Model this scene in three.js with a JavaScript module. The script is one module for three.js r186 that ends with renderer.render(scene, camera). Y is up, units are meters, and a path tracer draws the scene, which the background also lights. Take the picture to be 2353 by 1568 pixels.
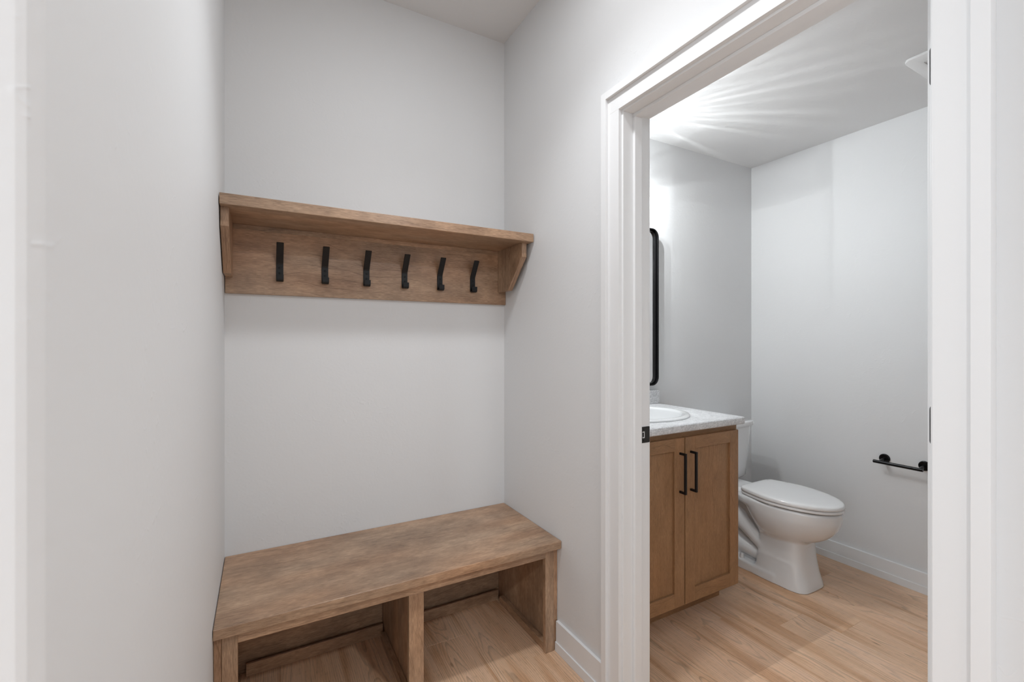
import * as THREE from 'three';
import { RoundedBoxGeometry } from 'three/addons/geometries/RoundedBoxGeometry.js';
import { RectAreaLightUniformsLib } from 'three/addons/lights/RectAreaLightUniformsLib.js';
import { MarchingCubes } from 'three/addons/objects/MarchingCubes.js';
import * as BGU from 'three/addons/utils/BufferGeometryUtils.js';

// ---------------------------------------------------------------- camera, light levels, exposure
const scene = new THREE.Scene();
scene.background = new THREE.Color().setRGB(0.75, 0.87, 1.0);
const camera = new THREE.PerspectiveCamera(2 * Math.atan(784 / 1046) * 180 / Math.PI, 2353 / 1568, 0.02, 30);
camera.position.set(-1.0696, 1.2672, 2.0192);
camera.rotation.set(0, -28.897 * Math.PI / 180, 0);
camera.focus = 2.2;
camera.userData.fStop = 9;
const renderer = new THREE.WebGLRenderer({ antialias: true });
renderer.toneMapping = THREE.LinearToneMapping;
renderer.toneMappingExposure = 0.97;
renderer.shadowMap.enabled = true;
RectAreaLightUniformsLib.init();
const LIGHT_HALL = 124, BEAM_HALL = 2.8;      // the hall downlight: luminance of its wide disc, candela of its narrower beam
const LIGHT_ROOM = 430, LIGHT_ROOM_LEFT = 560, DAYLIGHT_SIDE = 3.9, DAYLIGHT_END = 0.9;   // luminance of the room's LED disc and of its two windows
const LIGHT_VANITY = 1.1;   // candela of each vanity bulb

// ---------------------------------------------------------------- small helpers
let seed = 12345;
const rnd = () => { seed = (seed * 1664525 + 1013904223) >>> 0; return seed / 4294967296; };
const used = {};
const numbered = (n) => { const k = used[n] = (used[n] ?? -1) + 1; return k ? `${n}_${String(k).padStart(3, '0')}` : n; };
function tag(o, label, category, group) { o.userData.label = label; o.userData.category = category; if (group) o.userData.group = group; return o; }
function thing(name, label, category, pos, group) {
  const g = new THREE.Group(); g.name = numbered(name); g.position.set(...pos); scene.add(g);
  return tag(g, label, category, group);
}
function structure(name, label, category, geo, mat) {
  const o = geo ? new THREE.Mesh(geo, mat) : new THREE.Group();
  o.name = name; o.userData.kind = 'structure'; tag(o, label, category); scene.add(o);
  if (geo) o.castShadow = o.receiveShadow = true;
  return o;
}
function worldOf(o) { const p = new THREE.Vector3(); for (let q = o; q && q !== scene; q = q.parent) p.add(q.position); return p; }
// geometry given in the place's own metres; it is moved so that the mesh hangs under its parent
function part(name, geo, mat, parent, label) {
  const m = new THREE.Mesh(geo, mat); m.name = name;
  const w = worldOf(parent); m.position.set(-w.x, -w.y, -w.z);
  m.castShadow = m.receiveShadow = true; parent.add(m);
  geo.computeBoundingBox(); const c = geo.boundingBox.getCenter(new THREE.Vector3()); c.y = geo.boundingBox.min.y;
  geo.translate(-c.x, -c.y, -c.z); m.position.add(c);
  if (label) m.userData.label = label;
  return m;
}
function groupPart(name, parent, at) { const g = new THREE.Group(); g.name = name; const w = worldOf(parent); g.position.set(at[0] - w.x, at[1] - w.y, at[2] - w.z); parent.add(g); return g; }

// uv in metres: u runs along the grain axis, v across it, chosen face by face
function metreUV(geo, grain = 'x', ou = 0, ov = 0) {
  const g = geo.index ? geo.toNonIndexed() : geo;
  const p = g.attributes.position, n = p.count, uv = new Float32Array(n * 2);
  const ax = { x: 0, y: 1, z: 2 }[grain], a = new THREE.Vector3(), b = new THREE.Vector3(), c = new THREE.Vector3();
  for (let i = 0; i < n; i += 3) {
    a.fromBufferAttribute(p, i); b.fromBufferAttribute(p, i + 1); c.fromBufferAttribute(p, i + 2);
    const N = b.clone().sub(a).cross(c.clone().sub(a)); const w = [Math.abs(N.x), Math.abs(N.y), Math.abs(N.z)];
    let k = w.indexOf(Math.max(...w)), U, V;
    if (k === ax) { U = (ax + 1) % 3; V = (ax + 2) % 3; } else { U = ax; V = 3 - ax - k; }
    [a, b, c].forEach((q, j) => { const t = [q.x, q.y, q.z]; uv[2 * (i + j)] = t[U] + ou + k * 0.31; uv[2 * (i + j) + 1] = t[V] + ov + k * 0.17; });
  }
  g.setAttribute('uv', new THREE.BufferAttribute(uv, 2));
  return g;
}
function box(x0, x1, y0, y1, z0, z1, r = 0.0015, seg = 2) {
  const w = x1 - x0, h = y1 - y0, d = z1 - z0, rr = Math.min(r, w / 2.01, h / 2.01, d / 2.01);
  const g = rr > 0 ? new RoundedBoxGeometry(w, h, d, seg, rr) : new THREE.BoxGeometry(w, h, d).toNonIndexed();
  return g.translate((x0 + x1) / 2, (y0 + y1) / 2, (z0 + z1) / 2);
}
const woodBox = (x0, x1, y0, y1, z0, z1, grain, r = 0.0015) => metreUV(box(x0, x1, y0, y1, z0, z1, r), grain, rnd() * 3, rnd() * 2);
const plainBox = (...a) => metreUV(box(...a), 'x');
const merge = (list) => BGU.mergeGeometries(list.map((g) => (g.index ? g.toNonIndexed() : g)));
function cyl(r0, r1, from, to, seg = 24) {
  const a = new THREE.Vector3(...from), b = new THREE.Vector3(...to), d = b.clone().sub(a);
  const g = new THREE.CylinderGeometry(r1, r0, d.length(), seg);
  g.applyQuaternion(new THREE.Quaternion().setFromUnitVectors(new THREE.Vector3(0, 1, 0), d.clone().normalize()));
  return g.translate((a.x + b.x) / 2, (a.y + b.y) / 2, (a.z + b.z) / 2);
}
// a lathed profile [radius, height] whose axis points along 'axis' from 'at'
function lathe(profile, at, axis, seg = 40) {
  const g = new THREE.LatheGeometry(profile.map((q) => new THREE.Vector2(q[0], q[1])), seg);
  g.applyQuaternion(new THREE.Quaternion().setFromUnitVectors(new THREE.Vector3(0, 1, 0), new THREE.Vector3(...axis)));
  return g.translate(...at);
}
// polygon in (z, y) extruded along x from x0 to x1
function extrudeX(pts, x0, x1, bevel = 0.001) {
  const s = new THREE.Shape(pts.map((q) => new THREE.Vector2(-q[0], q[1])));
  const g = new THREE.ExtrudeGeometry(s, { depth: x1 - x0 - 2 * bevel, bevelEnabled: bevel > 0, bevelThickness: bevel, bevelSize: bevel, bevelOffset: -bevel, bevelSegments: 2, curveSegments: 8 });
  g.rotateY(Math.PI / 2); return g.translate(x0 + bevel, 0, 0);
}
// outline in (x, z) extruded upward from y0 to y1
function extrudeY(shape, y0, y1, bevel = 0.003, seg = 4, curve = 24) {
  const g = new THREE.ExtrudeGeometry(shape, { depth: y1 - y0 - 2 * bevel, bevelEnabled: bevel > 0, bevelThickness: bevel, bevelSize: bevel, bevelOffset: -bevel, bevelSegments: seg, curveSegments: curve });
  g.rotateX(Math.PI / 2); return g.translate(0, y1 - bevel, 0);
}

// ---------------------------------------------------------------- noise and textures
const hash = (x, y, s) => { let h = Math.imul(x, 374761393) + Math.imul(y, 668265263) + Math.imul(s, 1274126177); h = Math.imul(h ^ (h >>> 13), 1274126177); return ((h ^ (h >>> 16)) >>> 0) / 4294967296; };
function noise(x, y, s, px = 0, py = 0) {   // value noise, periodic where px, py are given
  let xi = Math.floor(x), yi = Math.floor(y); const fx = x - xi, fy = y - yi, u = fx * fx * (3 - 2 * fx), v = fy * fy * (3 - 2 * fy);
  let x1 = xi + 1, y1 = yi + 1;
  if (px) { xi = ((xi % px) + px) % px; x1 = ((x1 % px) + px) % px; }
  if (py) { yi = ((yi % py) + py) % py; y1 = ((y1 % py) + py) % py; }
  const a = hash(xi, yi, s), b = hash(x1, yi, s), c = hash(xi, y1, s), d = hash(x1, y1, s);
  return a + (b - a) * u + (c - a) * v + (a - b - c + d) * u * v;
}
const smooth = (a, b, x) => { const t = Math.min(1, Math.max(0, (x - a) / (b - a))); return t * t * (3 - 2 * t); };
const mix = (a, b, t) => a + (b - a) * t;
function texture(w, h, size, fn, srgb = true) {
  const data = new Uint8Array(w * h * 4), out = [0, 0, 0];
  for (let j = 0, k = 0; j < h; j++) for (let i = 0; i < w; i++, k += 4) {
    fn(i / w, j / h, out);
    data[k] = Math.max(0, Math.min(255, out[0])); data[k + 1] = Math.max(0, Math.min(255, out[1])); data[k + 2] = Math.max(0, Math.min(255, out[2])); data[k + 3] = 255;
  }
  const t = new THREE.DataTexture(data, w, h); t.wrapS = t.wrapT = THREE.RepeatWrapping; t.magFilter = THREE.LinearFilter; t.minFilter = THREE.LinearMipmapLinearFilter;
  t.generateMipmaps = true; t.anisotropy = 8; if (srgb) t.colorSpace = THREE.SRGBColorSpace;
  t.repeat.set(1 / size[0], 1 / size[1]); t.needsUpdate = true; return t;
}
// stained maple: u (x) along the grain. Fine flecks, cloudy stain, a few wandering growth lines
function stainedWood(cloudiness, dark, light, s, size) {
  const [W, H] = size;
  return texture(2048, 1024, size, (u, v, o) => {
    const x = u * W, y = v * H;
    const warp = noise(u * 6, v * 5, s, 6, 5) * 0.05 + noise(u * 14, v * 9, s + 1, 14, 9) * 0.018;
    const cloud = noise(u * 7, v * 8, s + 2, 7, 8) * 0.4 + noise(u * 19, v * 17, s + 3, 19, 17) * 0.35 + noise(u * 45, v * 50, s + 4, 45, 50) * 0.25;
    const ring = (y + warp * 1.6) * 26, f = ring - Math.floor(ring);
    const line = smooth(0.86, 0.97, f) * (1 - smooth(0.97, 1.0, f)) * smooth(0.45, 0.75, noise(u * 9, v * 6, s + 5, 9, 6));
    const fibre = noise(u * 110, v * 620, s + 6, 110, 620), fleck = noise(u * 260, v * 900, s + 7, 260, 900);
    const streak = noise(u * 8, (v + warp * 0.4) * 90, s + 8, 8, 0);
    let t = 0.5 + (cloud - 0.5) * 0.85 * cloudiness + (fibre - 0.5) * 0.46 + (streak - 0.5) * 0.14 - line * 0.3 - (fleck > 0.83 ? 0.16 : 0);
    t = Math.max(0, Math.min(1, t));
    const warm = (noise(u * 5, v * 9, s + 9, 5, 9) - 0.5) * 10 * cloudiness;
    for (let k = 0; k < 3; k++) o[k] = mix(dark[k], light[k], t);
    o[0] += warm; o[2] -= warm * 0.6;
  });
}
// eight oak planks side by side: u across (0.178 m each), v along
const LANES = 8, PLANK = 0.178, PL = 1.22, FLOOR_V = 2.1;
function oakPlanks() {
  return texture(2048, 2048, [LANES * PLANK, FLOOR_V], (u, v, o) => {
    const lane = Math.min(LANES - 1, Math.floor(u * LANES)), q = u * LANES - lane, s = 300 + lane * 17;
    const x = (q - 0.5) * PLANK, y = v * FLOOR_V;
    const x0 = (hash(lane, 5, 9) - 0.5) * 0.1 + (noise(0.5, y * 1.1, s) - 0.5) * 0.06;
    const depth = 0.012 + 0.075 * noise(3.5, y * 1.25 + 7, s + 1) + 0.012 * noise(x * 26, y * 7, s + 2);
    const R = Math.sqrt((x - x0) ** 2 + depth * depth) + 0.004 * noise(x * 60, y * 9, s + 3);
    const ring = R * (150 + 40 * hash(lane, 2, 2)), f = ring - Math.floor(ring);
    const line = smooth(0.6, 0.93, f) * (1 - smooth(0.95, 1.0, f)) * (0.35 + 0.65 * noise(x * 18, y * 3, s + 4));
    const band = noise(x * 22 + 4, y * 2.3, s + 5) * 0.65 + noise(x * 60, y * 4.5, s + 6) * 0.35;
    const fibre = noise(x * 1500, y * 22, s + 7), pore = noise(x * 900, y * 40, s + 8);
    const orange = smooth(0.52, 0.85, band), pale = smooth(0.5, 0.15, band);
    const t = 1 - line * 0.15 - (fibre - 0.5) * 0.13 - (pore > 0.8 ? 0.09 : 0);
    const knot = Math.hypot((x - (hash(lane, 7, 1) - 0.5) * 0.1) / 0.35, y - 0.3 - 1.4 * hash(lane, 8, 1)), k = hash(lane, 9, 1) > 0.75 ? smooth(0.022, 0.004, knot) * 0.18 : 0;
    o[0] = (229 - orange * 22 + pale * 3) * t * (1 - k);
    o[1] = (191 - orange * 29 + pale * 6) * t * (1 - k * 1.1);
    o[2] = (158 - orange * 33 + pale * 10) * t * (1 - k * 1.2);
  });
}
const wallRelief = texture(1024, 1024, [1.3, 1.3], (u, v, o) => {
  const a = noise(u * 190, v * 190, 21, 190, 190), b = noise(u * 70, v * 70, 22, 70, 70), c = noise(u * 18, v * 18, 23, 18, 18);
  const wx = u * 26 + noise(u * 30, v * 30, 24, 30, 30) * 1.5, wy = v * 34 + noise(u * 22, v * 22, 25, 22, 22) * 1.5;
  const r = Math.abs(noise(wx, wy, 26) - 0.5), ridge = smooth(0.035, 0.0, r) * smooth(0.6, 0.85, noise(u * 9, v * 9, 27, 9, 9)) * smooth(0.4, 0.7, a);
  const h = 105 + (a - 0.5) * 34 + (b - 0.5) * 36 + (c - 0.5) * 44 + ridge * 90;
  o[0] = o[1] = o[2] = h;
}, false);
const stoneMap = texture(1024, 1024, [0.42, 0.42], (u, v, o) => {
  const d = u * 1.0 + v * 0.55, e = v - u * 0.5;
  const a = noise(d * 60, e * 150, 41), b = noise(u * 240, v * 240, 42, 240, 240), c = noise(u * 9, v * 9, 43, 9, 9), g = noise(d * 24, e * 70, 44);
  const vein = smooth(0.07, 0.0, Math.abs(noise(d * 7, e * 15, 45) - 0.5)) * smooth(0.45, 0.8, noise(u * 7, v * 7, 46, 7, 7));
  const t = 216 + (a - 0.5) * 40 + (b - 0.5) * 40 + (c - 0.5) * 16 + (g - 0.5) * 22 - vein * 18;
  o[0] = t; o[1] = t + 0.5; o[2] = t + 2;
});

// ---------------------------------------------------------------- materials
const std = (o) => new THREE.MeshStandardMaterial(o);
const lin = (r, g, b) => new THREE.Color().setRGB(r, g, b);
const M = {};
M.wall = std({ color: lin(0.75, 0.755, 0.76), roughness: 0.55, bumpMap: wallRelief, bumpScale: 0.0009 });
M.ceiling = std({ color: lin(0.75, 0.75, 0.75), roughness: 0.8, bumpMap: wallRelief, bumpScale: 0.0012 });
M.trim = std({ color: lin(0.83, 0.835, 0.84), roughness: 0.35 });
const benchTex = stainedWood(1.0, [126, 97, 74], [203, 167, 135], 500, [1.4, 0.7]);
M.bench = new THREE.MeshPhysicalMaterial({ map: benchTex, roughness: 0.45, clearcoat: 0.35, clearcoatRoughness: 0.22, bumpMap: benchTex, bumpScale: 0.0002 });
const vanityTex = stainedWood(0.55, [122, 88, 58], [180, 137, 98], 700, [1.1, 0.55]);
M.vanity = std({ map: vanityTex, roughness: 0.42, bumpMap: vanityTex, bumpScale: 0.00025 });
M.black = std({ color: lin(0.007, 0.007, 0.008), roughness: 0.45, metalness: 0.3 });
M.blackGloss = std({ color: lin(0.012, 0.012, 0.013), roughness: 0.2, metalness: 0.6 });
M.screw = std({ color: lin(0.004, 0.004, 0.004), roughness: 0.35, metalness: 0.4 });
M.bronze = std({ color: lin(0.035, 0.034, 0.032), roughness: 0.4, metalness: 0.5 });
M.dark = std({ color: lin(0.004, 0.004, 0.004), roughness: 0.9 });
M.stone = std({ map: stoneMap, roughness: 0.35 });
M.china = new THREE.MeshPhysicalMaterial({ color: lin(0.80, 0.805, 0.81), roughness: 0.12, clearcoat: 0.6, clearcoatRoughness: 0.04 });
M.plastic = std({ color: lin(0.82, 0.82, 0.82), roughness: 0.15 });
M.mirror = std({ color: lin(0.9, 0.9, 0.9), roughness: 0.02, metalness: 1 });
M.fluted = new THREE.MeshPhysicalMaterial({ color: lin(0.33, 0.33, 0.33), roughness: 0.3, transmission: 1, thickness: 0, ior: 1.45 });
M.frosted = new THREE.MeshPhysicalMaterial({ color: lin(0.14, 0.14, 0.14), roughness: 0.4, transmission: 1, thickness: 0, ior: 1.45 });
M.clear = new THREE.MeshPhysicalMaterial({ color: lin(0.97, 0.97, 0.97), roughness: 0.02, transmission: 1, thickness: 0, ior: 1.45 });
M.pane = new THREE.MeshPhysicalMaterial({ color: 0xffffff, roughness: 0, transmission: 1, thickness: 0, ior: 1.5 });
M.glow = std({ color: 0xffffff, emissive: lin(1, 0.98, 0.95), emissiveIntensity: 2.2, roughness: 0.6 });
M.bulb = std({ color: 0xffffff, emissive: lin(1, 0.97, 0.92), emissiveIntensity: 14, roughness: 0.5 });
const oakMap = oakPlanks();
M.planks = [[1, 1, 1], [0.97, 0.965, 0.96], [1.02, 1.01, 0.99], [0.985, 0.975, 0.975]].map((c) => std({ map: oakMap, color: lin(...c.map((q) => Math.min(1, q * 0.98))), roughness: 0.42, bumpMap: oakMap, bumpScale: 0.0002 }));
M.subfloor = std({ color: lin(0.08, 0.06, 0.045), roughness: 0.95 });

// ================================================================= THE SETTING
const HC = 2.7602, W = 1.1887, XB = 1.8485, ZB = 0.0972, HB = 2.44, T = 0.116;
const Z_FRONT = 2.2, X_FAR = 2.05, X_LEFT = -3.2, Z_END = 5.0;
const J0 = 0.857, J1 = 1.661, JH = 2.043, JT = 0.02;   // inner faces of the door jambs and head

// floor: loose-laid oak planks along z
const floor = structure('floor', 'light oak plank floor running through the hall and the bathroom', 'floor', null);
part('underlay', box(X_LEFT - 0.12, X_FAR, -0.14, -0.0095, -0.12, Z_END + 0.12, 0), M.subfloor, floor);
function plankGeometry(x0, x1, z0, z1, lane, v0) {
  const c = 0.0005, g = 0.00015, y = 0, h = 0.009;
  const a = [x0 + g, x1 - g, z0 + g, z1 - g], b = [a[0] + c, a[1] - c, a[2] + c, a[3] - c];
  const P = [[a[0], y - h, a[2]], [a[1], y - h, a[2]], [a[1], y - h, a[3]], [a[0], y - h, a[3]], [a[0], y - c, a[2]], [a[1], y - c, a[2]], [a[1], y - c, a[3]], [a[0], y - c, a[3]], [b[0], y, b[2]], [b[1], y, b[2]], [b[1], y, b[3]], [b[0], y, b[3]]];
  const Q = [[8, 11, 10, 9], [4, 8, 9, 5], [5, 9, 10, 6], [6, 10, 11, 7], [7, 11, 8, 4], [0, 4, 5, 1], [1, 5, 6, 2], [2, 6, 7, 3], [3, 7, 4, 0]];
  const pos = [], uv = [];
  for (const q of Q) for (const k of [0, 1, 2, 0, 2, 3]) { const p = P[q[k]]; pos.push(...p); uv.push(lane * PLANK + Math.min(PLANK - 0.001, Math.max(0.001, p[0] - x0)), v0 + p[2] - z0); }
  const G = new THREE.BufferGeometry(); G.setAttribute('position', new THREE.Float32BufferAttribute(pos, 3)); G.setAttribute('uv', new THREE.Float32BufferAttribute(uv, 2)); G.computeVertexNormals(); return G;
}
{
  const joints = { 5: [0.82], '-1': [0.463], 4: [0.2], 6: [0.98], 3: [0.66], 7: [0.35], 2: [1.05], '-2': [0.86], '-3': [0.2], '-4': [0.71] };
  for (let k = -24; k <= 11; k++) {
    // seams measured in the photograph: x = 0.955 and x = -0.113
    let x0 = 0.955 + (k - 5) * PLANK, x1 = x0 + PLANK; if (x1 < X_LEFT || x0 > X_FAR) continue;
    x0 = Math.max(x0, X_LEFT); x1 = Math.min(x1, X_FAR);
    let z = (joints[k] ? joints[k][0] : rnd() * PL) - PL; while (z > 0) z -= PL;
    for (; z < Z_END; z += PL) {
      const z0 = Math.max(z, -0.11), z1 = Math.min(z + PL, Z_END); if (z1 - z0 < 0.03) continue;
      part('plank', plankGeometry(x0, x1, z0, z1, Math.floor(rnd() * LANES), rnd() * (FLOOR_V - PL - 0.01)), M.planks[Math.floor(rnd() * 4)], floor);
    }
  }
}
// walls
structure('wall_back', 'pale grey painted end wall behind the bench and the coat shelf', 'wall', plainBox(-W - 0.12, 0, 0, HC, -0.12, 0, 0), M.wall);
{ // left wall, its free end rounded with a bullnose
  const r = 0.019, s = new THREE.Shape(); // in (x, -z)
  const x0 = -W - 0.12, x1 = -W, z1 = 1.634;
  s.moveTo(x0, 0); s.lineTo(x1, 0); s.lineTo(x1, -(z1 - r)); s.absarc(x1 - r, -(z1 - r), r, 0, -Math.PI / 2, true); s.lineTo(x0 + r, -z1); s.absarc(x0 + r, -(z1 - r), r, -Math.PI / 2, -Math.PI, true); s.lineTo(x0, 0);
  const g = new THREE.ExtrudeGeometry(s, { depth: HC, bevelEnabled: false, curveSegments: 12 }); g.rotateX(-Math.PI / 2);
  structure('wall_left', 'pale grey painted wall left of the bench ending in a rounded corner', 'wall', metreUV(BGU.toCreasedNormals(g, 0.6), 'x'), M.wall);
}
{
  const s = new THREE.Shape(); s.moveTo(0, 0); s.lineTo(J0 - JT, 0); s.lineTo(J0 - JT, JH + JT); s.lineTo(J1 + JT, JH + JT); s.lineTo(J1 + JT, 0); s.lineTo(Z_FRONT + T, 0); s.lineTo(Z_FRONT + T, HC); s.lineTo(0, HC);
  const g = new THREE.ExtrudeGeometry(s, { depth: T, bevelEnabled: false }); g.rotateY(-Math.PI / 2); g.translate(T, 0, 0);   // shape x -> z, depth -> -x
  structure('wall_right', 'pale grey painted wall pierced by the bathroom doorway', 'wall', metreUV(g, 'y'), M.wall);
}
structure('wall_bath_back', 'pale grey bathroom wall behind the vanity and the toilet tank', 'wall', plainBox(T, XB + T, 0, HB, -0.05, ZB, 0), M.wall);
structure('wall_bath_side', 'pale grey bathroom wall carrying the black paper holder', 'wall', plainBox(XB, XB + T, 0, HB, ZB, Z_FRONT, 0), M.wall);
structure('wall_bath_front', 'grey wall closing the bathroom behind its open door', 'wall', plainBox(T, X_FAR + 0.12, 0, HC, Z_FRONT, Z_FRONT + T, 0), M.wall);
const WZ0 = 1.72, WZ1 = 2.78, WX0 = -2.75, WX1 = -0.95, WY0 = 0.35, WY1 = 2.2;   // window openings
function windowUnit(name, label, a0, a1, put, light, power) {   // a0..a1 along the wall; put() lays (along, y, through) into the room
  const f = 0.05, w = structure(name, label, 'window', null), bx = (p0, p1, y0, y1, t0, t1, r) => { const A = put(p0, y0, t0), B = put(p1, y1, t1); return box(Math.min(A[0], B[0]), Math.max(A[0], B[0]), y0, y1, Math.min(A[2], B[2]), Math.max(A[2], B[2]), r); };
  for (const [y0, y1, p0, p1] of [[WY0, WY0 + f, a0, a1], [WY1 - f, WY1, a0, a1], [WY0 + f, WY1 - f, a0, a0 + f], [WY0 + f, WY1 - f, a1 - f, a1]]) part('window_frame', bx(p0, p1, y0, y1, 0.04, 0.09, 0.003), M.trim, w);
  part('pane', bx(a0 + f, a1 - f, WY0 + f, WY1 - f, 0.063, 0.067, 0), M.pane, w);
  const l = new THREE.RectAreaLight(lin(0.84, 0.93, 1), power, a1 - a0 - 2 * f, WY1 - WY0 - 2 * f), p = put((a0 + a1) / 2, (WY0 + WY1) / 2, 0.03); l.position.set(...p); light(l); l.name = 'daylight'; w.add(l);
}
{
  const hole = (a0, a1, b0, b1) => { const q = new THREE.Shape(); q.moveTo(b0, 0); q.lineTo(b1, 0); q.lineTo(b1, HC); q.lineTo(b0, HC); q.lineTo(b0, 0); const h = new THREE.Path(); h.moveTo(a0, WY0); h.lineTo(a0, WY1); h.lineTo(a1, WY1); h.lineTo(a1, WY0); h.lineTo(a0, WY0); q.holes.push(h); return new THREE.ExtrudeGeometry(q, { depth: 0.12, bevelEnabled: false }); };
  const e = hole(WZ0, WZ1, -0.12, Z_END); e.rotateY(-Math.PI / 2); e.translate(X_LEFT, 0, 0);
  structure('wall_far_left', 'grey wall at the left end of the larger room, with a tall window', 'wall', metreUV(e, 'y'), M.wall);
  const q = hole(WX0, WX1, X_LEFT - 0.12, X_FAR + 0.12); q.translate(0, 0, Z_END);
  structure('wall_far_end', 'grey wall of the larger room behind the camera, with a wide window', 'wall', metreUV(q, 'y'), M.wall);
  windowUnit('window_1', 'tall white-framed window in the left wall of the larger room', WZ0, WZ1, (p, y, t) => [X_LEFT - t, y, p], (l) => { l.rotation.y = -Math.PI / 2; }, DAYLIGHT_SIDE);
  windowUnit('window_2', 'wide white-framed window in the wall behind the camera', WX0, WX1, (p, y, t) => [p, y, Z_END + t], () => {}, DAYLIGHT_END);
}
structure('wall_far_right', 'grey wall at the right end of the larger room', 'wall', plainBox(X_FAR, X_FAR + 0.12, 0, HC, Z_FRONT + T, Z_END, 0), M.wall);
structure('wall_room_back', 'grey wall beyond the left partition', 'wall', plainBox(X_LEFT, -W - 0.12, 0, HC, -0.12, 0, 0), M.wall);
structure('ceiling', 'pale grey painted ceiling over the hall', 'ceiling', plainBox(X_LEFT - 0.12, X_FAR + 0.12, HC, HC + 0.12, -0.12, Z_END + 0.12, 0), M.ceiling);
structure('ceiling_bath', 'lower pale grey ceiling over the bathroom with an exhaust fan', 'ceiling', plainBox(T, XB + T, HB, HB + 0.12, -0.05, Z_FRONT, 0), M.ceiling);

// baseboards: flat board with a thicker shoe along the floor
function baseboardX(name, label, xWall, dir, z0, z1, top) { // on a wall whose plane is x = xWall, dir = -1 or 1 into the room
  const a = xWall, b = xWall + dir * 0.0115, c = xWall + dir * 0.0165;
  const g = structure(name, label, 'baseboard', null);
  part('board', box(Math.min(a, b), Math.max(a, b), 0.03, top, z0, z1, 0.001), M.trim, g);
  part('shoe', box(Math.min(a, c), Math.max(a, c), 0, 0.038, z0, z1, 0.001), M.trim, g);
}
baseboardX('baseboard_hall', 'white stepped baseboard between the bench and the door casing', 0, -1, 0.474, 0.772, 0.121);
baseboardX('baseboard_right', 'white stepped baseboard beyond the door casing', 0, -1, 1.745, Z_FRONT + T, 0.121);
baseboardX('baseboard_bath', 'white stepped baseboard under the black paper holder', XB, -1, ZB, Z_FRONT, 0.104);
{
  const g = structure('baseboard_bath_back', 'white stepped baseboard behind the toilet', 'baseboard', null);
  part('board', box(0.965, XB - 0.012, 0.03, 0.104, ZB, ZB + 0.0115, 0.001), M.trim, g);
  part('shoe', box(0.965, XB - 0.017, 0, 0.038, ZB, ZB + 0.0165, 0.001), M.trim, g);
}
// door casing, jambs and stops
{
  const g = structure('trim_1', 'white stepped casing and jambs round the bathroom doorway', 'door casing', null);
  const A0 = 0.772, A1 = 0.7965, A2 = 0.850, B2 = 1.668, B1 = 1.7215, B0 = 1.746, H2 = 2.050, H1 = 2.1035, H0 = 2.128;
  const t = 0.0140, tb = 0.0255, r = 0.0006;
  part('casing_leg', merge([box(-t, 0, 0, H2, A1, A2, r), box(-tb, 0, 0, H0, A0, A1, r)]), M.trim, g);
  part('casing_leg', merge([box(-t, 0, 0, H2, B2, B1, r), box(-tb, 0, 0, H0, B1, B0, r)]), M.trim, g);
  part('casing_head', merge([box(-t, 0, H2, H1, A1, B1, r), box(-tb, 0, H1, H0, A1, B1, r)]), M.trim, g);
  for (const [z0, z1] of [[J0 - JT, J0], [J1, J1 + JT]]) part('jamb', box(0, T, 0, JH + JT, z0, z1, 0.001), M.trim, g);
  part('head_jamb', box(0, T, JH, JH + JT, J0, J1, 0.001), M.trim, g);
  part('door_stop', box(0.043, 0.075, 0, JH - 0.011, J0, J0 + 0.011, 0.0012), M.trim, g);
  part('door_stop', box(0.043, 0.075, 0, JH - 0.011, J1 - 0.011, J1, 0.0012), M.trim, g);
  part('door_stop', box(0.043, 0.075, JH - 0.011, JH, J0, J1, 0.0012), M.trim, g);
  // bathroom side casing
  part('casing_leg', merge([box(T, T + t, 0, H2, A1, A2, r), box(T, T + tb, 0, H0, A0, A1, r)]), M.trim, g);
  part('casing_head', merge([box(T, T + t, H2, H1, A1, B1, r), box(T, T + tb, H1, H0, A1, B1, r)]), M.trim, g);
  // strike plate let into the latch jamb
  const sp = new THREE.Shape(); const px0 = 0.084, px1 = 0.1208, py0 = 0.9135, py1 = 0.9695, c = 0.004;
  sp.moveTo(px0, py0); sp.lineTo(px1 - c, py0); sp.quadraticCurveTo(px1, py0, px1, py0 + c); sp.lineTo(px1, py1 - c); sp.quadraticCurveTo(px1, py1, px1 - c, py1); sp.lineTo(px0, py1); sp.lineTo(px0, py0);
  const ho = new THREE.Path(); ho.moveTo(0.0865, 0.930); ho.lineTo(0.0865, 0.953); ho.lineTo(0.0985, 0.953); ho.lineTo(0.0985, 0.930); ho.lineTo(0.0865, 0.930); sp.holes.push(ho);
  const pg = new THREE.ExtrudeGeometry(sp, { depth: 0.0012, bevelEnabled: false }); pg.translate(0, 0, J0 + 0.0002);
  const plate = part('strike_plate', pg, M.bronze, g, 'black metal strike plate with an open latch hole');
  part('latch_lip', box(0.0885, 0.0945, 0.9335, 0.9495, J0 + 0.0003, J0 + 0.0008, 0), M.screw, plate);
  for (const y of [0.9215, 0.9615]) part('screw', lathe([[0, 0.0009], [0.002, 0.0009], [0.0032, 0.0001], [0.0032, 0]], [0.0915, y, J0 + 0.0013], [0, 0, 1], 14), M.screw, plate);
}
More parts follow.
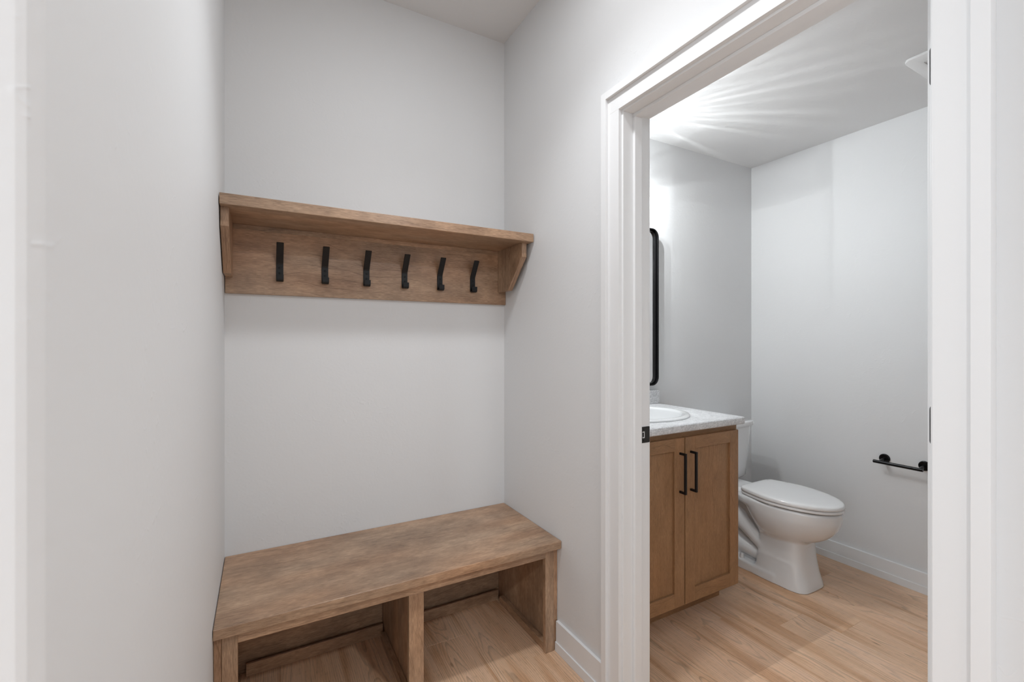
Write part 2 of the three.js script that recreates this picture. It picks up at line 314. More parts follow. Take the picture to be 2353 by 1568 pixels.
// open door beyond the right jamb, seen on its hinge edge
{
  const g = structure('door_1', 'white bathroom door standing open on black hinges, only its edge in view', 'door', null);
  const dz0 = 1.6148, dz1 = 1.6498, dx0 = 0.1245;
  part('slab', box(dx0, dx0 + 0.795, 0.012, 2.034, dz0, dz1, 0.0008), M.trim, g);
  for (const y of [0.28, 1.096, 1.826]) {
    const s = new THREE.Shape(), h = 0.0445, w = 0.032, rr = 0.013; // in (z from the outer edge, y)
    s.moveTo(w, -h); s.lineTo(rr, -h); s.absarc(rr, -h + rr, rr, -Math.PI / 2, -Math.PI, true); s.lineTo(0, h - rr); s.absarc(rr, h - rr, rr, Math.PI, Math.PI / 2, true); s.lineTo(w, h);
    const q = new THREE.ExtrudeGeometry(s, { depth: 0.001, bevelEnabled: false, curveSegments: 10 }); q.rotateY(-Math.PI / 2); q.translate(dx0 + 0.0004, y, dz0 + 0.0032);
    const hg = part('hinge', q, M.black, g, 'black butt hinge leaf with rounded corners');
    part('knuckle', cyl(0.0055, 0.0055, [0.1235, y - 0.0445, 1.6575], [0.1235, y + 0.0445, 1.6575], 14), M.black, hg);
  }
}

// ================================================================= COAT SHELF
{
  const g = thing('coat_shelf', 'stained wood wall shelf with a hook rail and angled end brackets', 'shelf', [-W / 2, 1.446, 0.0]);
  part('shelf_board', woodBox(-W + 0.0025, -0.0045, 1.7085, 1.7450, 0.0012, 0.2895, 'x', 0.002), M.bench, g);
  part('back_panel', woodBox(-W + 0.0022, -0.0012, 1.4465, 1.7083, 0.0012, 0.0180, 'x', 0.0015), M.bench, g);
  part('cleat', woodBox(-W + 0.028, -0.046, 1.6895, 1.7083, 0.0181, 0.0225, 'x', 0.001), M.bench, g);
  for (const [x0, x1] of [[-W + 0.003, -1.1615], [-0.0455, -0.0215]]) {
    const q = extrudeX([[0.0182, 1.7082], [0.2555, 1.7082], [0.2555, 1.6455], [0.1235, 1.507], [0.0182, 1.507]], x0, x1, 0.0012);
    part('bracket', metreUV(q, 'y', rnd() * 3, rnd()), M.bench, g);
  }
}
// six double hooks
{
  const X = [-1.0045, -0.8400, -0.6755, -0.5110, -0.3465, -0.1820];
  const say = ['nearest the left bracket', 'second from the left bracket', 'third from the left bracket', 'third from the right bracket', 'second from the right bracket', 'nearest the right bracket'];
  const w = 0.0252;
  function strip(pts, t) { // constant thickness strip in (z, y) along a polyline
    const L = [], R = []; pts.forEach((p, i) => {
      const a = pts[Math.max(0, i - 1)], b = pts[Math.min(pts.length - 1, i + 1)]; let dx = b[0] - a[0], dy = b[1] - a[1]; const l = Math.hypot(dx, dy); dx /= l; dy /= l;
      L.push([p[0] - dy * t / 2, p[1] + dx * t / 2]); R.unshift([p[0] + dy * t / 2, p[1] - dx * t / 2]);
    });
    return [...L, ...R];
  }
  const t = 0.0042, zp = 0.0204;
  const base = thing('coat_hook', 'x', 'coat hook', [X[0], 1.5, 0.018], 'black coat hooks on the wooden rail');
  const O = [X[0], 0, 0];
  part('plate', box(O[0] - w / 2, O[0] + w / 2, 1.5035, 1.5675, 0.0182, 0.0226, 0.0009), M.black, base);
  part('upper_arm', extrudeX(strip([[zp, 1.5665], [0.0235, 1.574], [0.047, 1.6085], [0.0705, 1.6435]], t), O[0] - w / 2, O[0] + w / 2, 0.0014), M.black, base);
  const curl = []; for (let k = 0; k <= 8; k++) { const a = Math.PI * (1 + k / 8); curl.push([0.0333 + 0.0128 * Math.cos(a), 1.5065 + 0.0062 * Math.sin(a)]); }
  part('lower_prong', extrudeX(strip([...curl, [0.0465, 1.5245]], t), O[0] - w / 2, O[0] + w / 2, 0.0012), M.black, base);
  for (const y of [1.5525, 1.532]) part('screw', lathe([[0, 0.0012], [0.0028, 0.001], [0.0043, 0.0002], [0.0043, 0]], [O[0], y, 0.0227], [0, 0, 1], 16), M.screw, base);
  X.forEach((x, i) => {
    let h = base; if (i) { h = base.clone(); h.name = numbered('coat_hook'); scene.add(h); h.position.x = x; h.userData = { ...base.userData }; }
    h.userData.label = `matte black double coat hook, ${say[i]} of the shelf`;
  });
}

// ================================================================= BENCH
{
  const g = thing('bench', 'stained wood storage bench with two open cubbies against the end wall', 'bench', [-W / 2, 0, 0.25]);
  const F = 0.4725, L = -W + 0.0015, R = -0.0015, top = 0.4245;
  part('bench_top', woodBox(L, R, 0.4245, 0.4565, 0.001, 0.5005, 'x', 0.0032), M.bench, g);
  part('front_rail', woodBox(-1.128, -0.061, 0.387, top, F - 0.0195, F - 0.0004, 'x', 0.001), M.bench, g);
  for (const [a, b] of [[-1.1675, -1.128], [-0.622, -0.569], [-0.061, -0.0205]]) part('stile', woodBox(a, b, 0, a < -0.7 || a > -0.5 ? top : 0.387, F - 0.0195, F, 'y', 0.001), M.bench, g);
  part('filler_strip', woodBox(-W + 0.001, -1.168, 0, top, F - 0.024, F - 0.004, 'y', 0.001), M.bench, g);
  part('filler_strip', woodBox(-0.020, -0.0012, 0, top, F - 0.024, F - 0.004, 'y', 0.001), M.bench, g);
  part('side_panel', woodBox(-0.0345, -0.0215, 0.001, top, 0.004, F - 0.020, 'y', 0.0005), M.bench, g);
  part('side_panel', woodBox(-1.1665, -1.1535, 0.001, top, 0.004, F - 0.020, 'y', 0.0005), M.bench, g);
  part('divider', woodBox(-0.6045, -0.5865, 0.001, top, 0.0018, F - 0.020, 'y', 0.0005), M.bench, g);
  part('back_panel', woodBox(-1.1530, -0.605, 0.002, top, 0.0015, 0.0065, 'x', 0.0005), M.bench, g);
  part('back_panel', woodBox(-0.586, -0.035, 0.002, top, 0.0015, 0.0065, 'x', 0.0005), M.bench, g);
  part('back_rail', woodBox(-1.118, -0.6085, 0, 0.0475, 0.0245, 0.0340, 'x', 0.001), M.bench, g);
  part('back_rail', woodBox(-0.566, -0.050, 0, 0.0475, 0.0245, 0.0340, 'x', 0.001), M.bench, g);
  for (const [a, b] of [[-0.0575, -0.035], [-0.5865, -0.566], [-0.625, -0.605], [-1.153, -1.1305]]) part('floor_cleat', woodBox(a, b, 0, 0.032, 0.062, F - 0.020, 'z', 0.001), M.bench, g);
}

// ================================================================= BATHROOM
// vanity cabinet
{
  const xr = 0.946, xl = 0.178, zf = 0.615;
  const g = thing('vanity_cabinet', 'brown stained wood vanity cabinet with two shaker doors beside the toilet', 'cabinet', [(xl + xr) / 2, 0, 0.36]);
  part('carcass', merge([woodBox(xr - 0.016, xr, 0.09, 0.8685, ZB + 0.001, zf - 0.019, 'y', 0.001), woodBox(xl, xl + 0.016, 0.09, 0.8685, ZB + 0.001, zf - 0.019, 'y', 0.001), woodBox(xl + 0.016, xr - 0.016, 0.092, 0.108, ZB + 0.001, zf - 0.019, 'x', 0.001), woodBox(xl + 0.016, xr - 0.016, 0.108, 0.8685, ZB + 0.001, ZB + 0.007, 'x', 0.0005)]), M.vanity, g);
  part('face_frame', merge([woodBox(xl, xr, 0.832, 0.8685, zf - 0.0185, zf, 'x', 0.001), woodBox(xl, xr, 0.09, 0.124, zf - 0.0185, zf, 'x', 0.001), woodBox(xl, xl + 0.04, 0.124, 0.832, zf - 0.0185, zf, 'y', 0.001), woodBox(xr - 0.04, xr, 0.124, 0.832, zf - 0.0185, zf, 'y', 0.001)]), M.vanity, g);
  part('toe_kick', woodBox(xl + 0.015, xr - 0.015, 0, 0.0905, 0.515, 0.532, 'x', 0.001), M.vanity, g);
  for (const x of [xr - 0.031, xl + 0.015]) part('side_foot', woodBox(x, x + 0.016, 0, 0.0895, ZB + 0.02, 0.515, 'z', 0.001), M.vanity, g);
  for (const [x0, x1, hx] of [[0.1935, 0.5595, 0.5595 - 0.029], [0.5655, 0.9315, 0.5655 + 0.033]]) {
    const y0 = 0.108, y1 = 0.843, s = 0.062, z0 = zf + 0.0008, z1 = 0.6355;
    const d = groupPart('cabinet_door', g, [(x0 + x1) / 2, y0, z0]);
    part('door_stile', woodBox(x0, x0 + s, y0, y1, z0, z1, 'y', 0.0016), M.vanity, d);
    part('door_stile', woodBox(x1 - s, x1, y0, y1, z0, z1, 'y', 0.0016), M.vanity, d);
    part('door_rail', woodBox(x0 + s, x1 - s, y1 - 0.055, y1, z0, z1 - 0.0002, 'x', 0.0012), M.vanity, d);
    part('door_rail', woodBox(x0 + s, x1 - s, y0, y0 + 0.062, z0, z1 - 0.0002, 'x', 0.0012), M.vanity, d);
    part('door_panel', woodBox(x0 + s - 0.004, x1 - s + 0.004, y0 + 0.058, y1 - 0.051, z0 + 0.003, z1 - 0.0095, 'y', 0.0005), M.vanity, d);
    const h0 = 0.605, h1 = 0.7815, hz = z1 + 0.030;
    part('handle', merge([box(hx - 0.0048, hx + 0.0048, h0, h1, hz - 0.005, hz + 0.0045, 0.001), box(hx - 0.0048, hx + 0.0048, h0, h0 + 0.0095, z1 + 0.0002, hz - 0.004, 0.0008), box(hx - 0.0048, hx + 0.0048, h1 - 0.0095, h1, z1 + 0.0002, hz - 0.004, 0.0008)]), M.black, d, 'matte black square bar handle');
  }
}
// counter with backsplash; the bowl sits in an oval cut-out
const SINK = [0.560, 0.905, 0.365];
{
  const xr = 0.962, xl = 0.162, y1 = 0.905, y0 = 0.8692, z1 = 0.651;
  const g = thing('countertop', 'grey and white speckled stone-look vanity counter with a short backsplash', 'countertop', [(xl + xr) / 2, y0, 0.37]);
  const s = new THREE.Shape(), r = 0.006; s.moveTo(xl, ZB + 0.0015); s.lineTo(xr, ZB + 0.0015); s.lineTo(xr, z1 - r); s.quadraticCurveTo(xr, z1, xr - r, z1); s.lineTo(xl, z1); s.lineTo(xl, ZB + 0.0015);
  const h = new THREE.Path(); h.absellipse(SINK[0], SINK[2], 0.236, 0.192, 0, Math.PI * 2, true); s.holes.push(h);
  part('counter', metreUV(BGU.toCreasedNormals(extrudeY(s, y0, y1, 0.009, 6, 48), 0.5), 'x'), M.stone, g);
  part('backsplash', metreUV(box(xl, xr, y1, 0.985, ZB + 0.0012, ZB + 0.020, 0.003), 'x'), M.stone, g);
}
{
  const g = thing('sink', 'white oval drop-in sink set in the speckled counter', 'sink', SINK);
  // elliptical lathe: [share of the half axes, height]
  const prof = [[0.06, -0.135], [0.3, -0.132], [0.55, -0.115], [0.72, -0.075], [0.80, -0.03], [0.835, -0.002], [0.852, 0.0075], [0.88, 0.0115], [0.93, 0.0125], [0.975, 0.0100], [0.995, 0.0055], [1.0, 0.0008], [0.96, 0.0004]];
  const basin = lathe(prof, [0, 0, 0], [0, 1, 0], 96); basin.scale(0.258, 1, 0.212); basin.computeVertexNormals(); basin.translate(...SINK);
  part('basin', basin, M.china, g);
  part('drain', lathe([[0, -0.133], [0.016, -0.1325], [0.021, -0.1335]], SINK, [0, 1, 0], 24), M.bronze, g);
}
// mirror
{
  const x1 = 0.938, x0 = 0.186, y0 = 1.0125, y1 = 1.911, zw = ZB, d = 0.036, b = 0.011, rr = 0.048;
  const rect = (P, a, c, e, f, r) => { P.moveTo(a + r, e); P.lineTo(c - r, e); P.absarc(c - r, e + r, r, -Math.PI / 2, 0, false); P.lineTo(c, f - r); P.absarc(c - r, f - r, r, 0, Math.PI / 2, false); P.lineTo(a + r, f); P.absarc(a + r, f - r, r, Math.PI / 2, Math.PI, false); P.lineTo(a, e + r); P.absarc(a + r, e + r, r, Math.PI, Math.PI * 1.5, false); };
  const g = thing('mirror', 'tall mirror with rounded corners in a deep black metal frame', 'mirror', [(x0 + x1) / 2, y0, zw]);
  const ring = (bb, dep, z, off) => { const s = new THREE.Shape(); rect(s, x0 + off, x1 - off, y0 + off, y1 - off, rr - off); const h = new THREE.Path(); rect(h, x0 + off + bb, x1 - off - bb, y0 + off + bb, y1 - off - bb, rr - off - bb * 0.8); s.holes.push(h); const q = new THREE.ExtrudeGeometry(s, { depth: dep, bevelEnabled: true, bevelThickness: 0.0012, bevelSize: 0.0012, bevelOffset: -0.0012, bevelSegments: 2, curveSegments: 14 }); return q.translate(0, 0, z); };
  part('frame', merge([ring(0.006, d - 0.003, zw + 0.0015, 0), ring(0.009, 0.016, zw + 0.006, 0.0055)]), M.blackGloss, g);
  const s = new THREE.Shape(); rect(s, x0 + b, x1 - b, y0 + b, y1 - b, rr - b); const q = new THREE.ExtrudeGeometry(s, { depth: 0.004, bevelEnabled: false, curveSegments: 14 }); q.translate(0, 0, zw + 0.010);
  part('glass', q, M.mirror, g);
}
// toilet
const XT = 1.393;
{
  const g = thing('toilet', 'white two-piece toilet with its lid closed beside the vanity', 'toilet', [XT, 0, 0.45]);
  // ---- china body as one smooth field
  const N = 144, S = 0.41, C = [0, 0.232, 0.485];   // cube of half side S round C (x from the toilet's middle)
  const tab = (t, y) => { for (let i = 0; i < t.length - 1; i++) if (y <= t[i + 1][0]) { const k = Math.max(0, (y - t[i][0]) / (t[i + 1][0] - t[i][0])), p = t[Math.max(0, i - 1)], a = t[i], b = t[i + 1], q = t[Math.min(t.length - 1, i + 2)], dy = b[0] - a[0]; return a.map((v, j) => { const m0 = (b[j] - p[j]) / Math.max(1e-6, b[0] - p[0]) * dy, m1 = (q[j] - v) / Math.max(1e-6, q[0] - v * 0 - a[0]) * dy, k2 = k * k, k3 = k2 * k; return v * (2 * k3 - 3 * k2 + 1) + m0 * (k3 - 2 * k2 + k) + b[j] * (3 * k2 - 2 * k3) + m1 * (k3 - k2); }); } return t[t.length - 1]; };
  const smin = (a, b, k) => { const h = Math.max(0, Math.min(1, 0.5 + 0.5 * (b - a) / k)); return b + (a - b) * h - k * h * (1 - h); };
  const capsule = (x, y, z, a, b, ra, rb) => { const dx = b[0] - a[0], dy = b[1] - a[1], dz = b[2] - a[2], t = Math.max(0, Math.min(1, ((x - a[0]) * dx + (y - a[1]) * dy + (z - a[2]) * dz) / (dx * dx + dy * dy + dz * dz))); return Math.hypot(x - a[0] - dx * t, y - a[1] - dy * t, z - a[2] - dz * t) - (ra + (rb - ra) * t); };
  const rbox = (x, y, z, cx, cy, cz, hx, hy, hz, r) => { const a = Math.abs(x - cx) - hx + r, b = Math.abs(y - cy) - hy + r, c = Math.abs(z - cz) - hz + r; return Math.hypot(Math.max(a, 0), Math.max(b, 0), Math.max(c, 0)) + Math.min(Math.max(a, b, c), 0) - r; };
  // y, half width, front z, back z
  const bowlT = [[0.225, 0.080, 0.690, 0.49], [0.240, 0.104, 0.725, 0.48], [0.258, 0.126, 0.765, 0.468], [0.285, 0.146, 0.803, 0.452], [0.32, 0.162, 0.832, 0.432], [0.36, 0.172, 0.850, 0.405], [0.395, 0.1745, 0.8545, 0.385], [0.421, 0.174, 0.854, 0.385]];
  const pedT = [[0, 0.119, 0.748, 0.475], [0.02, 0.1165, 0.744, 0.475], [0.08, 0.109, 0.7275, 0.485], [0.16, 0.103, 0.714, 0.495], [0.24, 0.103, 0.710, 0.50], [0.29, 0.105, 0.712, 0.50]];
  const body = (x, y, z) => {
    const ax = Math.abs(x);
    let [, a, zf, zb] = tab(bowlT, y), c = 0.565, l = z > c ? zf - c : c - zb;
    let bowl = (Math.pow(Math.pow(ax / a, 2.15) + Math.pow(Math.abs(z - c) / l, 2.15), 1 / 2.15) - 1) * Math.min(a, l);
    bowl = Math.max(-smin(-bowl, 0.421 - y, 0.012), 0.225 - y);
    [, a, zf, zb] = tab(pedT, y); c = (zf + zb) / 2; l = (zf - zb) / 2;
    const e = z > c ? 4.2 : 9;
    let ped = (Math.pow(Math.pow(ax / a, e) + Math.pow(Math.abs(z - c) / l, e), 1 / e) - 1) * Math.min(a, l);
    ped = Math.max(ped, y - 0.29, -y);
    let d = smin(bowl, ped, 0.022);
    // hanging web and deck behind the bowl
    const web = rbox(x, y, z, 0, 0.19, 0.36, 0.048, 0.20, 0.17, 0.02);
    const hw = 0.086 - 0.01 * smooth(0.30, 0.12, z);
    const foot = rbox(x, y, z, 0, 0.022, 0.39, 0.1165, 0.026 + 0.03 * smooth(0.5, 0.2, z), 0.215, 0.014);
    const rw = 0.088 + 0.072 * smooth(0.31, 0.47, z);
    d = smin(d, web, 0.03); d = smin(d, rbox(x, y, z, 0, 0.3995, 0.385, rw, 0.0205, 0.165, 0.016), 0.018); d = smin(d, rbox(x, y, z, 0, 0.397, 0.255, hw, 0.036, 0.140, 0.018), 0.02); d = smin(d, foot, 0.012);
    // trapway bulging on both sides
    const tr = Math.min(capsule(ax, y, z, [0.050, 0.335, 0.245], [0.058, 0.235, 0.405], 0.048, 0.045), capsule(ax, y, z, [0.058, 0.235, 0.405], [0.060, 0.165, 0.505], 0.045, 0.040));
    d = smin(d, tr, 0.010);
    d = smin(d, capsule(ax, y, z, [0.050, 0.085, 0.215], [0.052, 0.06, 0.345], 0.060, 0.036), 0.016);
    d = smin(d, capsule(ax, y, z, [0.046, 0.115, 0.34], [0.052, 0.095, 0.485], 0.048, 0.034), 0.02);
    return Math.max(d, -y);
  };
  const mc = new MarchingCubes(N, M.china, false, false, 400000); mc.isolation = 0;
  const half = N / 2;
  for (let k = 0, q = 0; k < N; k++) for (let j = 0; j < N; j++) for (let i = 0; i < N; i++, q++) mc.field[q] = -body((i - half) / half * S + C[0], (j - half) / half * S + C[1], (k - half) / half * S + C[2]);
  mc.update();
  const n = mc.count, pos = new Float32Array(n * 3), nor = new Float32Array(n * 3);
  for (let i = 0; i < n; i++) {
    const x = mc.positionArray[3 * i] * S + C[0], y = mc.positionArray[3 * i + 1] * S + C[1], z = mc.positionArray[3 * i + 2] * S + C[2];
    pos.set([x + XT, Math.max(y, 0.0004), z], 3 * i);
    const h = 0.0022, gx = body(x + h, y, z) - body(x - h, y, z), gy = y < 0.004 ? 0 : body(x, y + h, z) - body(x, y - h, z), gz = body(x, y, z + h) - body(x, y, z - h), l = Math.hypot(gx, gy, gz) || 1;
    nor.set([gx / l, gy / l, gz / l], 3 * i);
  }
  const bg = new THREE.BufferGeometry(); bg.setAttribute('position', new THREE.BufferAttribute(pos, 3)); bg.setAttribute('normal', new THREE.BufferAttribute(nor, 3));
  part('bowl', bg, M.china, g);
  // ---- tank with a bowed front
  const bow = (w, front, back, b, r) => { const s = new THREE.Shape(); s.moveTo(XT - w, back); s.lineTo(XT + w, back); s.lineTo(XT + w, front - b); s.bezierCurveTo(XT + w - r * 0.3, front - b * 0.35, XT + w * 0.45, front, XT, front); s.bezierCurveTo(XT - w * 0.45, front, XT - w + r * 0.3, front - b * 0.35, XT - w, front - b); s.lineTo(XT - w, back); return s; };
  {
    const rows = [], segs = 40, ys = [0.436, 0.44, 0.447, 0.50, 0.58, 0.66, 0.748]; // lofted: narrower towards its foot
    ys.forEach((y, i) => { const k = (y - 0.436) / 0.312, inset = i === 0 ? 0.012 : i === 1 ? 0.004 : 0; rows.push(bow(0.183 + 0.022 * k - inset, 0.278 + 0.020 * k - inset, ZB + 0.018 + inset * 0.3, 0.042, 0.05).getSpacedPoints(segs).map((p) => [p.x, y, p.y])); });
    const P = [], I = []; rows.forEach((r) => r.forEach((p) => P.push(...p))); const m = rows[0].length;
    for (let r = 0; r < rows.length - 1; r++) for (let i = 0; i < m - 1; i++) { const a = r * m + i, b = a + 1, c = a + m, d = c + 1; I.push(a, c, b, b, c, d); }
    const bot = P.length / 3; P.push(XT, 0.436, 0.19); for (let i = 0; i < m - 1; i++) I.push(bot, i, i + 1);
    let tg = new THREE.BufferGeometry(); tg.setAttribute('position', new THREE.Float32BufferAttribute(P, 3)); tg.setIndex(I);
    part('tank', BGU.toCreasedNormals(tg.toNonIndexed(), 0.7), M.china, g);
  }
  part('tank_lid', BGU.toCreasedNormals(extrudeY(bow(0.2155, 0.310, ZB + 0.012, 0.044, 0.05), 0.7485, 0.7785, 0.006, 4, 30), 0.6), M.china, g);
  // ---- seat and lid
  const egg = (o) => { // outline inset by o
    const s = new THREE.Shape(), pts = [], a = 0.1785 - o, c = 0.585, lf = 0.2805 - o, lb = 0.176 - o;
    for (let i = 0; i <= 72; i++) { const t = i / 75 * Math.PI * 2, ct = Math.cos(t), st = Math.sin(t); const fz = st >= 0; const e = fz ? 2.0 : 7; const rr = Math.pow(Math.pow(Math.abs(ct), e) + Math.pow(Math.abs(st), e), -1 / e); let x = rr * ct * a, z = c + rr * st * (fz ? lf : lb); if (!fz) x *= 1 - 0.17 * smooth(0.60, 0.42, z); pts.push(new THREE.Vector2(XT + x, z)); }
    s.setFromPoints(pts); return s;
  };
  const seat = egg(0.002); const hole = new THREE.Path(); hole.absellipse(XT, 0.62, 0.105, 0.145, 0, Math.PI * 2, true); seat.holes.push(hole);
  part('seat', BGU.toCreasedNormals(extrudeY(seat, 0.4260, 0.4415, 0.005, 4), 0.6), M.plastic, g);
  { // lid: gently crowned, soft edge
    const o = egg(0).getPoints().slice(0, -1), c = new THREE.Vector2(XT, 0.60), rows = [[0.98, 0.4435], [0.995, 0.4445], [1.0, 0.447], [1.0, 0.4535], [0.993, 0.4585], [0.978, 0.4622], [0.95, 0.4648], [0.91, 0.4662], [0.8, 0.4674], [0.5, 0.4682], [0.25, 0.4685]];
    const P = [], I = [], m = o.length; rows.forEach(([k, y]) => o.forEach((p) => P.push(c.x + (p.x - c.x) * k, y, c.y + (p.y - c.y) * k)));
    for (let r = 0; r < rows.length - 1; r++) for (let i = 0; i < m; i++) { const j = (i + 1) % m, a = r * m + i, b = r * m + j, cc = a + m, d = b + m; I.push(a, cc, b, b, cc, d); }
    const tp = P.length / 3; P.push(c.x, 0.4686, c.y); const bt = tp + 1; P.push(c.x, 0.4435, c.y); const L = (rows.length - 1) * m;
    for (let i = 0; i < m; i++) { const j = (i + 1) % m; I.push(L + i, tp, L + j); I.push(i, j, bt); }
    const lg = new THREE.BufferGeometry(); lg.setAttribute('position', new THREE.Float32BufferAttribute(P, 3)); lg.setIndex(I);
    part('seat_lid', BGU.toCreasedNormals(lg.toNonIndexed(), 0.5), M.plastic, g);
  }
  for (const s of [-1, 1]) part('seat_hinge', box(XT + s * 0.072 - 0.02, XT + s * 0.072 + 0.02, 0.428, 0.446, 0.396, 0.420, 0.006, 3), M.plastic, g);
  part('seat_bumper', box(XT - 0.166, XT - 0.148, 0.4205, 0.427, 0.60, 0.625, 0.001), M.plastic, g);
  for (const s of [-1, 1]) part('bolt_cap', lathe([[0, 0.034], [0.006, 0.0335], [0.0095, 0.030], [0.0125, 0.004], [0.0155, 0], [0.0155, -0.006]], [XT + s * 0.098, 0.045, 0.405], [0, 1, 0], 24), M.plastic, g);
  part('flush_lever', merge([cyl(0.009, 0.009, [XT - 0.14, 0.70, 0.283], [XT - 0.14, 0.70, 0.302], 16), box(XT - 0.145, XT - 0.085, 0.694, 0.706, 0.301, 0.308, 0.002)]), M.plastic, g);
}
// paper holder
{
  const y = 0.628, xb = 1.7915, xw = XB;
  const g = thing('paper_holder', 'black metal paper holder bar on two round rosettes', 'paper holder', [xw, y, 0.935]);
  for (const z of [0.853, 1.020]) {
    part('rosette', lathe([[0, 0.009], [0.020, 0.0085], [0.0238, 0.007], [0.0245, 0.004], [0.0245, 0]], [xw - 0.0003, y + 0.012, z], [-1, 0, 0], 36), M.blackGloss, g);
    part('post', cyl(0.0088, 0.0080, [xw - 0.008, y + 0.011, z], [xb, y, z], 24), M.blackGloss, g);
  }
  part('bar', lathe([[0, -0.104], [0.0078, -0.104], [0.0085, -0.1033], [0.0085, 0.1033], [0.0078, 0.104], [0, 0.104]], [xb, y, 0.9285], [0, 0, 1], 28), M.blackGloss, g);
}
// exhaust fan
{
  const x0 = 1.282, z0 = 1.141, s = 0.285, y0 = 2.4285;
  const g = thing('exhaust_fan', 'white square ceiling exhaust fan cover with rounded corners', 'exhaust fan', [x0 + s / 2, y0, z0 + s / 2]);
  const sh = new THREE.Shape(), r = 0.028; sh.moveTo(x0 + r, z0); sh.lineTo(x0 + s - r, z0); sh.absarc(x0 + s - r, z0 + r, r, -Math.PI / 2, 0); sh.lineTo(x0 + s, z0 + s - r); sh.absarc(x0 + s - r, z0 + s - r, r, 0, Math.PI / 2); sh.lineTo(x0 + r, z0 + s); sh.absarc(x0 + r, z0 + s - r, r, Math.PI / 2, Math.PI); sh.lineTo(x0, z0 + r); sh.absarc(x0 + r, z0 + r, r, Math.PI, Math.PI * 1.5);
  const i0 = 0.068, ho = new THREE.Path(); ho.moveTo(x0 + i0, z0 + i0 - 0.02); ho.lineTo(x0 + i0, z0 + s - i0 + 0.02); ho.lineTo(x0 + s - i0, z0 + s - i0 + 0.02); ho.lineTo(x0 + s - i0, z0 + i0 - 0.02); ho.lineTo(x0 + i0, z0 + i0 - 0.02); sh.holes.push(ho);
  part('cover', BGU.toCreasedNormals(extrudeY(sh, y0, HB - 0.0005, 0.003, 3, 48), 0.5), M.plastic, g);
  part('housing', box(x0 + i0 - 0.004, x0 + s - i0 + 0.004, HB - 0.003, HB - 0.0008, z0 + i0 - 0.024, z0 + s - i0 + 0.024, 0), M.dark, g);
  for (let k = 0; k < 11; k++) { const x = x0 + i0 + 0.008 + k * 0.0135; const q = box(-0.0012, 0.0012, -0.004, 0.004, z0 + i0 - 0.021, z0 + s - i0 + 0.021, 0.0005, 1); q.rotateZ(0.5); q.translate(x, y0 + 0.0050, 0); part('slat', q, M.plastic, g); }
}
// vanity light: two bulbs in fluted shades; the gaps between the flutes throw the streaks on the ceiling
{
  const Y = 2.075, Z = 0.255, XS = [0.462, 0.652];
  const g = thing('vanity_light', 'two-bulb black vanity light with fluted glass shades above the mirror', 'light', [0.562, 2.02, ZB]);
  part('back_plate', box(0.40, 0.724, Y + 0.075, Y + 0.135, ZB + 0.0005, ZB + 0.022, 0.004), M.black, g);
  // directions (on the ceiling) in which a gap lets light out
  const aim = [[[0.991, 1.149], [1.595, 0.80], [1.50, 0.63], [1.20, 1.16], [1.75, 0.42]], [[1.284, 1.129], [1.12, 1.16], [1.60, 0.86], [1.55, 0.655], [1.70, 0.515], [0.80, 1.2], [1.42, 1.02]]];
  const wide = [[1.3, 1.6, 1.1, 1.0, 1.4], [1.9, 1.2, 1.6, 1.2, 1.7, 1.5, 0.8]];
  XS.forEach((x, b) => {
    part('arm', merge([cyl(0.006, 0.006, [x, Y + 0.105, ZB + 0.02], [x, Y + 0.105, Z], 14), cyl(0.006, 0.006, [x, Y + 0.084, Z], [x, Y + 0.111, Z], 14), lathe([[0, 0.03], [0.010, 0.03], [0.012, 0.034], [0.012, 0.084], [0, 0.084]], [x, Y, Z], [0, 1, 0], 24)]), M.black, g);
    const R = 0.046, gaps = aim[b].map((p, i) => [Math.atan2(p[1] - Z, p[0] - x), wide[b][i] * Math.PI / 180]);
    for (let k = 0; k < 9; k++) gaps.push([Math.PI * (0.62 + k * 0.165) + rnd() * 0.1, (1.0 + rnd()) * Math.PI / 180]);
    gaps.sort((p, q) => p[0] - q[0]);
    const band = (from, to, y0, y1) => { const n = Math.max(2, Math.ceil((to - from) / 0.09)), P = [], I = []; for (let k = 0; k <= n; k++) { const t = from + (to - from) * k / n; for (const y of [y0, y1]) P.push(x + R * Math.cos(t), y, Z + R * Math.sin(t)); } for (let k = 0; k < n; k++) { const q = 2 * k; I.push(q, q + 1, q + 2, q + 2, q + 1, q + 3); } const q = new THREE.BufferGeometry(); q.setAttribute('position', new THREE.Float32BufferAttribute(P, 3)); q.setIndex(I); q.computeVertexNormals(); return q.toNonIndexed(); };
    gaps.forEach(([a, wd], i) => {
      const [a2, wd2] = gaps[(i + 1) % gaps.length];
      part('flute', band(a + wd / 2, (i + 1 < gaps.length ? a2 : a2 + Math.PI * 2) - wd2 / 2, Y + 0.0125, Y + 0.085), M.fluted, g);
    });
    part('glass_cylinder', band(0, Math.PI * 2, Y - 0.078, Y + 0.012), M.clear, g);
    part('shade_top', new THREE.CircleGeometry(R, 40).rotateX(-Math.PI / 2).toNonIndexed().translate(x, Y + 0.0855, Z), M.frosted, g);
    part('bulb', new THREE.SphereGeometry(0.017, 20, 14).translate(x, Y - 0.002, Z), M.bulb, g);
    const l = new THREE.PointLight(lin(0.94, 0.98, 1), LIGHT_VANITY, 0, 2); l.position.set(x - 0.562, Y - 2.02, Z - ZB); l.castShadow = true; l.shadow.radius = 0.09; l.name = `bulb_light_${b}`; g.add(l);
  });
}
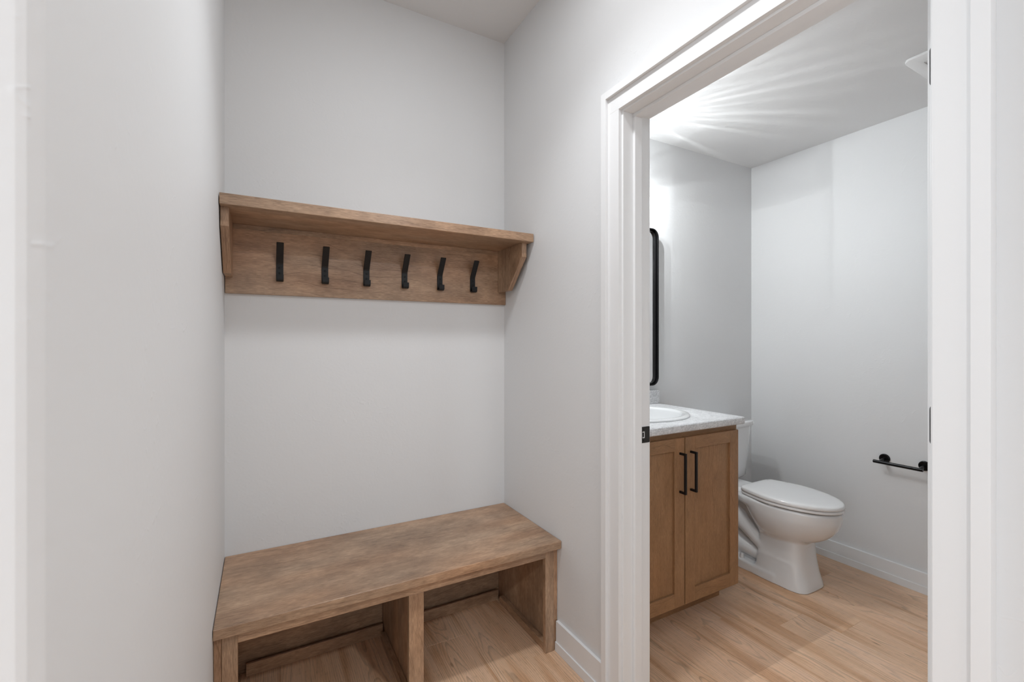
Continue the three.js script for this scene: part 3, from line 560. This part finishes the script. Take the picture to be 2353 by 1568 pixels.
// ceiling lights: flat round LED fittings
function ceilingLight(label, x, z, power) {
  const g = thing('ceiling_light', label, 'light', [x, HC, z]), r = 0.075;
  part('trim_ring', lathe([[r, -0.004], [r, -0.011], [r + 0.006, -0.014], [r + 0.014, -0.010], [r + 0.016, -0.0005], [r, -0.0005]], [x, HC, z], [0, 1, 0], 48), M.plastic, g);
  part('diffuser', lathe([[0, -0.0095], [r * 0.99, -0.0085], [r * 0.99, -0.002], [0, -0.002]], [x, HC, z], [0, 1, 0], 48), M.glow, g);
  const s = r * 1.77, l = new THREE.RectAreaLight(lin(0.90, 0.955, 1), power, s, s); l.position.set(0, -0.0155, 0); l.rotation.x = -Math.PI / 2; l.name = 'led_light'; g.add(l);
}
{
  const x = -0.54, z = 0.985, g = thing('downlight', 'round recessed ceiling downlight above the hall bench', 'light', [x, HC, z]), r = 0.062;
  part('trim_ring', lathe([[r, -0.003], [r, -0.008], [r + 0.006, -0.009], [r + 0.018, -0.006], [r + 0.020, -0.0005], [r, -0.0005]], [x, HC, z], [0, 1, 0], 48), M.plastic, g);
  part('diffuser', lathe([[0, -0.0065], [r * 0.99, -0.006], [r * 0.99, -0.001], [0, -0.001]], [x, HC, z], [0, 1, 0], 48), M.glow, g);
  const disc = new THREE.RectAreaLight(lin(0.95, 0.975, 1), LIGHT_HALL, r * 1.9, r * 1.9); disc.position.set(0, -0.012, 0); disc.rotation.x = -Math.PI / 2; disc.name = 'downlight_disc'; g.add(disc);
  const l = new THREE.SpotLight(lin(0.95, 0.975, 1), BEAM_HALL, 0, 60 * Math.PI / 180, 1, 2); l.position.set(0, -0.075, 0); l.target.position.set(0, -1, 0); l.castShadow = true; l.shadow.radius = 2.8; l.name = 'downlight_beam'; g.add(l, l.target);
}
ceilingLight('round LED ceiling light over the room near the bathroom wall', 0.05, 3.05, LIGHT_ROOM);
ceilingLight('round LED ceiling light over the left half of the room', -2.1, 3.2, LIGHT_ROOM_LEFT);

scene.traverse((o) => { if (o.isMesh) o.castShadow = o.receiveShadow = true; });
renderer.render(scene, camera);
